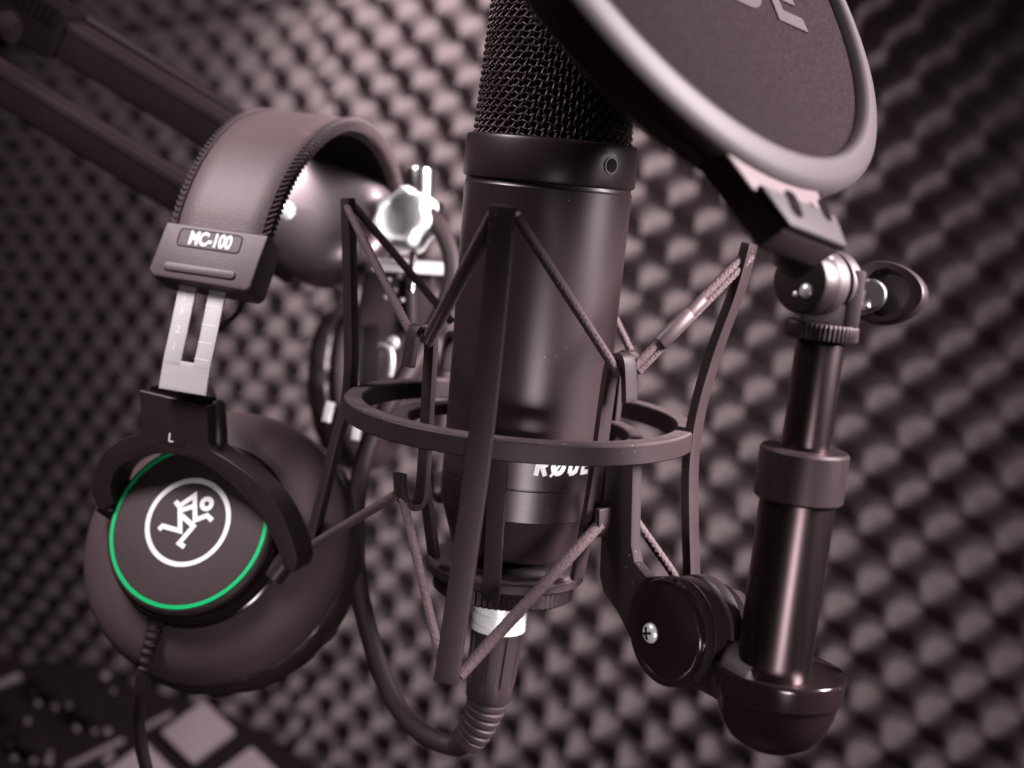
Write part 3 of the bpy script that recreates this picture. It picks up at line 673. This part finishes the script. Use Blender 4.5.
MB().tube([P(-100, -98, AD+18), P(70, 9, AD+18), P(250, 121, AD+16), P(290, 146, AD+14)], 2.6, 12).build('spring_rod', 'armmetal', boom)
# sleeve with ribs on the upper tube
t0 = (P(18, 8, AD) - f1.o).dot(f1.x); t1 = (P(66, 38, AD) - f1.o).dot(f1.x)
slv = MB().box(f1, t0-14, t1, -9.2, 10.5, -9.5, 9.5).build('arm_sleeve', 'device', boom, bevel=1.5, bseg=3)
b = MB()
for k in range(9): b.box(f1, t0-6+k*2.9, t0-4.5+k*2.9, 3.6, 10.9, -6, 10.0)
b.build('sleeve_ribs', 'device', slv)
MB().tube([P(-10, 30, AD-18), P(10, 27, AD-24), P(16, 30, AD-24)], [7, 6, 3.5], 18).build('tension_knob', 'device', boom)
# joint cover: domed stadium plate
jd_ = V((-.62, .36, .70)).normalized()
jn = V((-.10, .16, .98)).normalized(); JC = frame_n(P(322, 214, AD-22), jn, adir)
out = []
rj = 25.5
for k in range(25): t = R(-90 + 180*k/24); out.append((rj*math.cos(t) + 3, rj*math.sin(t)))
out += [(-34, rj*.82), (-38, rj*.6), (-38, -rj*.6), (-34, -rj*.82)]
cov = [(1.0, -9), (1.0, -1.5), (.98, .6), (.93, 3.0), (.85, 5.2), (.74, 7.2), (.6, 8.8), (.44, 9.9), (.26, 10.5), (.1, 10.7)]
b = MB(); vs = []; no = len(out)
for k, h in cov: vs += [JC.p(x*k + (1-k)*3, y*k, h) for x, y in out]
fs = []
for i in range(len(cov)-1):
    for k in range(no): fs.append((i*no+k, i*no+(k+1) % no, (i+1)*no+(k+1) % no, (i+1)*no+k))
fs += [tuple(range(no-1, -1, -1)), tuple((len(cov)-1)*no+k for k in range(no))]
b.add(vs, fs); jc = b.build('joint_cover', 'joint', boom, sharp=50)
sA = JC.on(288, 211, 9); b = MB(); b.lathe(JC.at(JC.p(sA[0], sA[1], 7)), [(4.6, -1), (4.7, 1.4), (4.2, 2.4), (3.2, 3.4), (1.6, 4.0), (0, 4.2)], 40); b.build('joint_screw', 'nickel', jc)
b = MB(); b.lathe(JC.at(JC.p(sA[0], sA[1], 7)), [(6.2, -2), (6.3, .9), (5.6, 1.1), (4.7, .4)], 40); b.build('screw_seat', 'plastic', jc)
# chrome end fitting: thumb screw, upright pin, cross plate
cz_ = V((-.42, .22, .88)).normalized(); TS = frame_n(P(402, 218, 512), cz_, (1, -.3, 0))
b = MB(); b.lathe(TS, [(0, .6), (5.2, .4), (7.0, 1.0), (8.4, 2.6), (9.6, 2.8), (11.0, 1.6), (11.7, -.6), (11.7, -7), (10.2, -8.4), (0, -8.4)], 84, mod=lambda a, r, h: .75*math.cos(7*a) if r > 9 else 0); b.build('thumb_screw', 'silver', boom)
up_ = V((.04, .99, .14)).normalized(); UPF = frame_n(P(419, 215, 522), up_, (1, 0, 0))
b = MB(); b.lathe(UPF, [(5.1, -4), (5.1, 16.6), (4.6, 17.4), (0, 17.4)], 40); b.build('upright_pin', 'chrome', boom)
b = MB(); b.lathe(UPF, [(9.0, -6), (9.0, 4), (8.2, 5), (5, 5)], 40); b.build('pin_socket', 'armmetal', boom)
CPF = Fr(P(410, 267, 520), V((1, -.06, -.05)), V((.06, .98, .16)), V((.05, -.16, .98)))
MB().box(CPF, -13.5, 12.4, -1.9, 1.9, -9, 6).build('cross_plate', 'nickel', boom, bevel=.5)
MB().tube([P(414, 240, 512), P(411, 292, 512)], 1.35, 14).build('lock_pin', 'chrome', boom)
# dark clamp body hanging below the cross plate
CB = Fr(P(398, 330, 528), V((1, -.03, -.1)), V((.06, .98, .16)), V((.1, -.16, .98)))
MB().prism(CB, [(-13, 22), (12, 22), (13.5, 8), (11, -26), (4, -34), (-8, -34), (-14, -24), (-15, 6)], -11, 5).build('clamp_body', 'plastic', boom, bevel=1.5, bseg=3)
MB().box(CB, -12.4, -6.6, -22, 2.2, 5, 9).build('clamp_jaw', 'armmetal', boom, bevel=.6)
b = MB(); b.tube(smoothpts([P(381, 346, 512), P(387, 347, 510), P(391, 355, 509), P(391, 366, 509), P(389, 375, 510)], 6), 1.5, 12); b.ball(P(392.5, 343, 511), 2.7, 16); b.build('release_lever', 'nickel', boom)
b = MB()
for dx, dy in ((389, 280), (400, 276), (395, 290), (386, 297), (402, 300)): b.ball(P(dx, dy, 514), 1.0, 10)
b.build('clamp_screws', 'nickel', boom)
MB().tube([P(408, 280, 522), P(409, 330, 524)], 3.4, 18).build('clamp_post', 'armmetal', boom)
MB().strip([P(331, 402, 506), P(326, 422, 506)], V((1, .2, 0)), 3.2, 1.2).build('hanger_tab', 'nickel', boom, bevel=.3)
MB().strip([P(358, 421, 508), P(355, 440, 508)], V((1, .2, 0)), 3.0, 1.2).build('hanger_tab', 'nickel', boom, bevel=.3)

# ------------------------------------------------------------------ acoustic foam
Q = 18.0
FA = V((.852, -.056, .64))*Q; FB = V((-.037, -.935, -.052))*Q; FO = V((-4.23, 12.4, -55.79))*Q
FN = FA.cross(FB).normalized()
if FN.z < 0: FN = -FN
def egg(i, j):
    c = math.cos(PI*i)*math.cos(PI*j)
    h = .5 + .5*c
    return h**1.2
def foam_panel(name_label, i0, i1, j0, j1, amp=21.0, res=9, rot=0, di=0, dj=0, lift=0, tiltj=0):
    ni = int((i1-i0)*res); nj = int((j1-j0)*res); vs = []; fs = []
    for jj in range(nj+1):
        for ii in range(ni+1):
            i = i0 + (i1-i0)*ii/ni; j = j0 + (j1-j0)*jj/nj
            x, y = i - di, j - dj
            w = .05*math.sin(i*1.7+j*.6) + .05*math.sin(j*1.3-i*.4)
            edge = min(1, min(ii, ni-ii, jj, nj-jj)/(res*.35))
            h = egg(x + w*.6, y + w*.5)*amp*(.72+.28*edge) * (1 + .06*math.sin(i*2.3+1)*math.sin(j*1.9) + .07*math.sin(i*.83+j*1.37+2) + .05*math.sin(i*3.1-j*2.6)) + lift
            tl = tiltj*(j1-j)
            vs.append(FO + FA*i + FB*j + FN*(h - amp*.5 + tl))
    n0 = len(vs)
    for jj in range(nj):
        for ii in range(ni): a = jj*(ni+1)+ii; fs.append((a, a+1, a+ni+2, a+ni+1))
    # back sheet and rim so that the panel has its real thickness
    for (i, j) in ((i0, j0), (i1, j0), (i1, j1), (i0, j1)): vs.append(FO + FA*i + FB*j + FN*(-amp*.5 - 22 + tiltj*(j1-j)))
    fs.append((n0, n0+3, n0+2, n0+1))
    def rim(c0, c1, ids): 
        for a, b_ in zip(ids, ids[1:]): pass
        fs.append(tuple([c1, c0] + ids))
    rim(n0, n0+1, list(range(0, ni+1))); rim(n0+2, n0+3, [nj*(ni+1)+k for k in range(ni, -1, -1)])
    rim(n0+1, n0+2, [k*(ni+1)+ni for k in range(nj+1)]); rim(n0+3, n0, [k*(ni+1) for k in range(nj, -1, -1)])
    b = MB(); b.add(vs, fs)
    o = b.build('foam_panel', 'foam', None, sharp=80)
    return tag(o, name_label, 'acoustic foam', 'egg-crate foam panels on the wall')
SEAM = -4.35; TOPJ = -3.35
foam_panel('large grey egg-crate foam panel filling the wall behind the microphone and pop filter', SEAM, 33, TOPJ, 37)
foam_panel('grey egg-crate foam panel on the wall behind the headphone cup and slider', -56, SEAM-.08, TOPJ, 30, di=.45, dj=.35, lift=-3, res=8)
foam_panel('foam panel strip leaning out along the upper edge, above the boom arm tubes', -56, 33, -19, TOPJ-.12, di=.2, dj=.3, tiltj=2.2, res=7)

# ------------------------------------------------------------------ pad controller and desk
KE1 = V((38, -24, 28.6)).normalized(); KE2 = V((-37, -24.5, 28.6)).normalized()
KN = KE2.cross(KE1).normalized()
if KN.y < 0: KN = -KN
KF = Fr(P(198.5, 733.5, 800), KE1, KE2, KN)
ctl = thing('pad_controller', 'black music controller with pale square pads and small knobs, under the headphones', 'controller', P(150, 800, 800))
out = [KF.on(x, y) for x, y in ((-90, 705), (-40, 678), (5, 663), (60, 658), (108, 667), (140, 686), (175, 694), (230, 712), (345, 782), (440, 850), (100, 1010), (-210, 800))]
MB().prism(KF, out, -26, -1.2).build('casing', 'device', ctl, bevel=2.0)
E = 30.0
for ii, jj in ((0, 0), (1, 0), (0, 1), (1, 1)):
    f = KF.at(KF.p(ii*44.5, jj*39.5, 0)); MB().prism(f, rrect(-E/2, E/2, -E/2, E/2, 2.2), -1.3, 2.4).build('pad', 'padw', ctl, bevel=.7)
def trim(p0, p1, w=3.0):
    a, c = KF.on(*p0), KF.on(*p1); A = KF.p(*a, 0); C = KF.p(*c, 0)
    MB().strip([A, C], (C-A).cross(KN), w, 2.6).build('trim_strip', 'edge', ctl, bevel=.5)
trim((66, 768), (124, 740)); trim((143, 729), (172, 714)); trim((-14, 690), (21, 676), 5)
MB().strip([KF.p(*KF.on(104, 764), 1), KF.p(*KF.on(113, 755), 1)], (KF.x), 3.5, 2.6).build('trim_strip', 'edge', ctl)
for x, y in ((54, 692), (91, 717), (34, 748), (8, 712)):
    f = KF.at(KF.p(*KF.on(x, y), 0)); MB().lathe(f, [(0, 9), (6.4, 9), (7.2, 8.4), (8.0, 0), (8.6, -1.3)], 32).build('knob', 'device', ctl)
for x, y, r in ((56, 679, 1.4), (34, 693, 1.3), (37, 703, 1.5), (13, 698, 1.5), (54.6, 706.5, 1.3), (69, 706, 1.7), (96, 703, 1.5), (105, 675.5, 2.4), (113, 691, 1.2), (76, 728, 1.6), (94, 731.5, 1.3), (107, 731, 1.8), (27, 721, 1.5), (10.5, 746, 1.4), (13.5, 757.5, 1.5), (33, 760.5, 1.4), (48, 760.5, 1.9), (50, 753, 1.2)):
    f = KF.at(KF.p(*KF.on(x, y), 0)); MB().lathe(f, [(r*1.15, -1.3), (r*1.15, .3), (r*.7, 1), (0, 1.1)], 16).build('indicator_dot', 'dotw', ctl)
# folding stand under the controller, and the desk
std = thing('controller_stand', 'dark tilted stand holding up the pad controller', 'stand', P(150, 900, 830))
f = KF.at(KF.p(20, 30, -26.2)); MB().box(f, -60, 60, -50, 50, -6, 0).build('stand_plate', 'plastic', std, bevel=1)
wz = W(KF.p(20, 30, -32)).z
def cam_of(w): d = (w - CAM)*1000; return V((d.dot(RIGHT), d.dot(UP), d.dot(BACK)))
pw = W(KF.p(20, 30, -31)); deskz = .02
MB().tube([cam_of(pw), cam_of(V((pw.x, pw.y, deskz)))], 16, 24).build('stand_post', 'plastic', std)
dk = [V((-.9, -.35, deskz)), V((1.0, -.35, deskz)), V((1.0, 1.0, deskz)), V((-.9, 1.0, deskz))]
b = MB(); b.add([cam_of(q) for q in dk] + [cam_of(q - V((0, 0, .03))) for q in dk], [(0, 1, 2, 3), (7, 6, 5, 4), (0, 4, 5, 1), (1, 5, 6, 2), (2, 6, 7, 3), (3, 7, 4, 0)])
tag(b.build('desk', 'desk'), None, None, kind='structure')

# ------------------------------------------------------------------ lamps
def area(name, pos, aim, sx, sy, power, col=(1, .955, .965)):
    l = bpy.data.lights.new(name, 'AREA'); l.shape = 'RECTANGLE'; l.size = sx; l.size_y = sy; l.energy = power; l.color = col
    o = bpy.data.objects.new(name, l); COL.objects.link(o); p = W(pos); o.location = p
    o.rotation_euler = (W(aim) - p).to_track_quat('-Z', 'Y').to_euler(); return o
def spot(name, pos, aim, cone, blend, radius, power, col=(1, .955, .965)):
    l = bpy.data.lights.new(name, 'SPOT'); l.spot_size = R(cone); l.spot_blend = blend; l.shadow_soft_size = radius; l.energy = power; l.color = col
    o = bpy.data.objects.new(name, l); COL.objects.link(o); p = W(pos); o.location = p
    o.rotation_euler = (W(aim) - p).to_track_quat('-Z', 'Y').to_euler(); return o
area('side_softbox', (520, 240, -250), (20, 10, -430), .17, .46, 4.9).data.spread = R(60)
spot('top_spot', (-200, 520, -720), (0, 115, -990), 76, 1.0, .045, 27)
area('left_lamp', (-290, 400, -285), (-110, 10, -465), .16, .2, 1.0).data.spread = R(84)
spot('left_foam_fill', (-330, 460, -800), (-270, 60, -1120), 100, 1.0, .05, 3.2)  # added fill spot that brightens the left foam; not a fixture of the room
area('front_lamp', (50, -190, 10), (0, -70, -440), .16, .10, .075).data.spread = R(32)
w = bpy.data.worlds.new('World'); S.world = w; w.use_nodes = True
w.node_tree.nodes['Background'].inputs[0].default_value = (.016, .0078, .0098, 1); w.node_tree.nodes['Background'].inputs[1].default_value = 1.0

S.render.engine = 'CYCLES'
S.cycles.use_denoising = True
S.view_settings.view_transform = 'Standard'; S.view_settings.look = 'None'; S.view_settings.exposure = -0.12; S.view_settings.gamma = 1
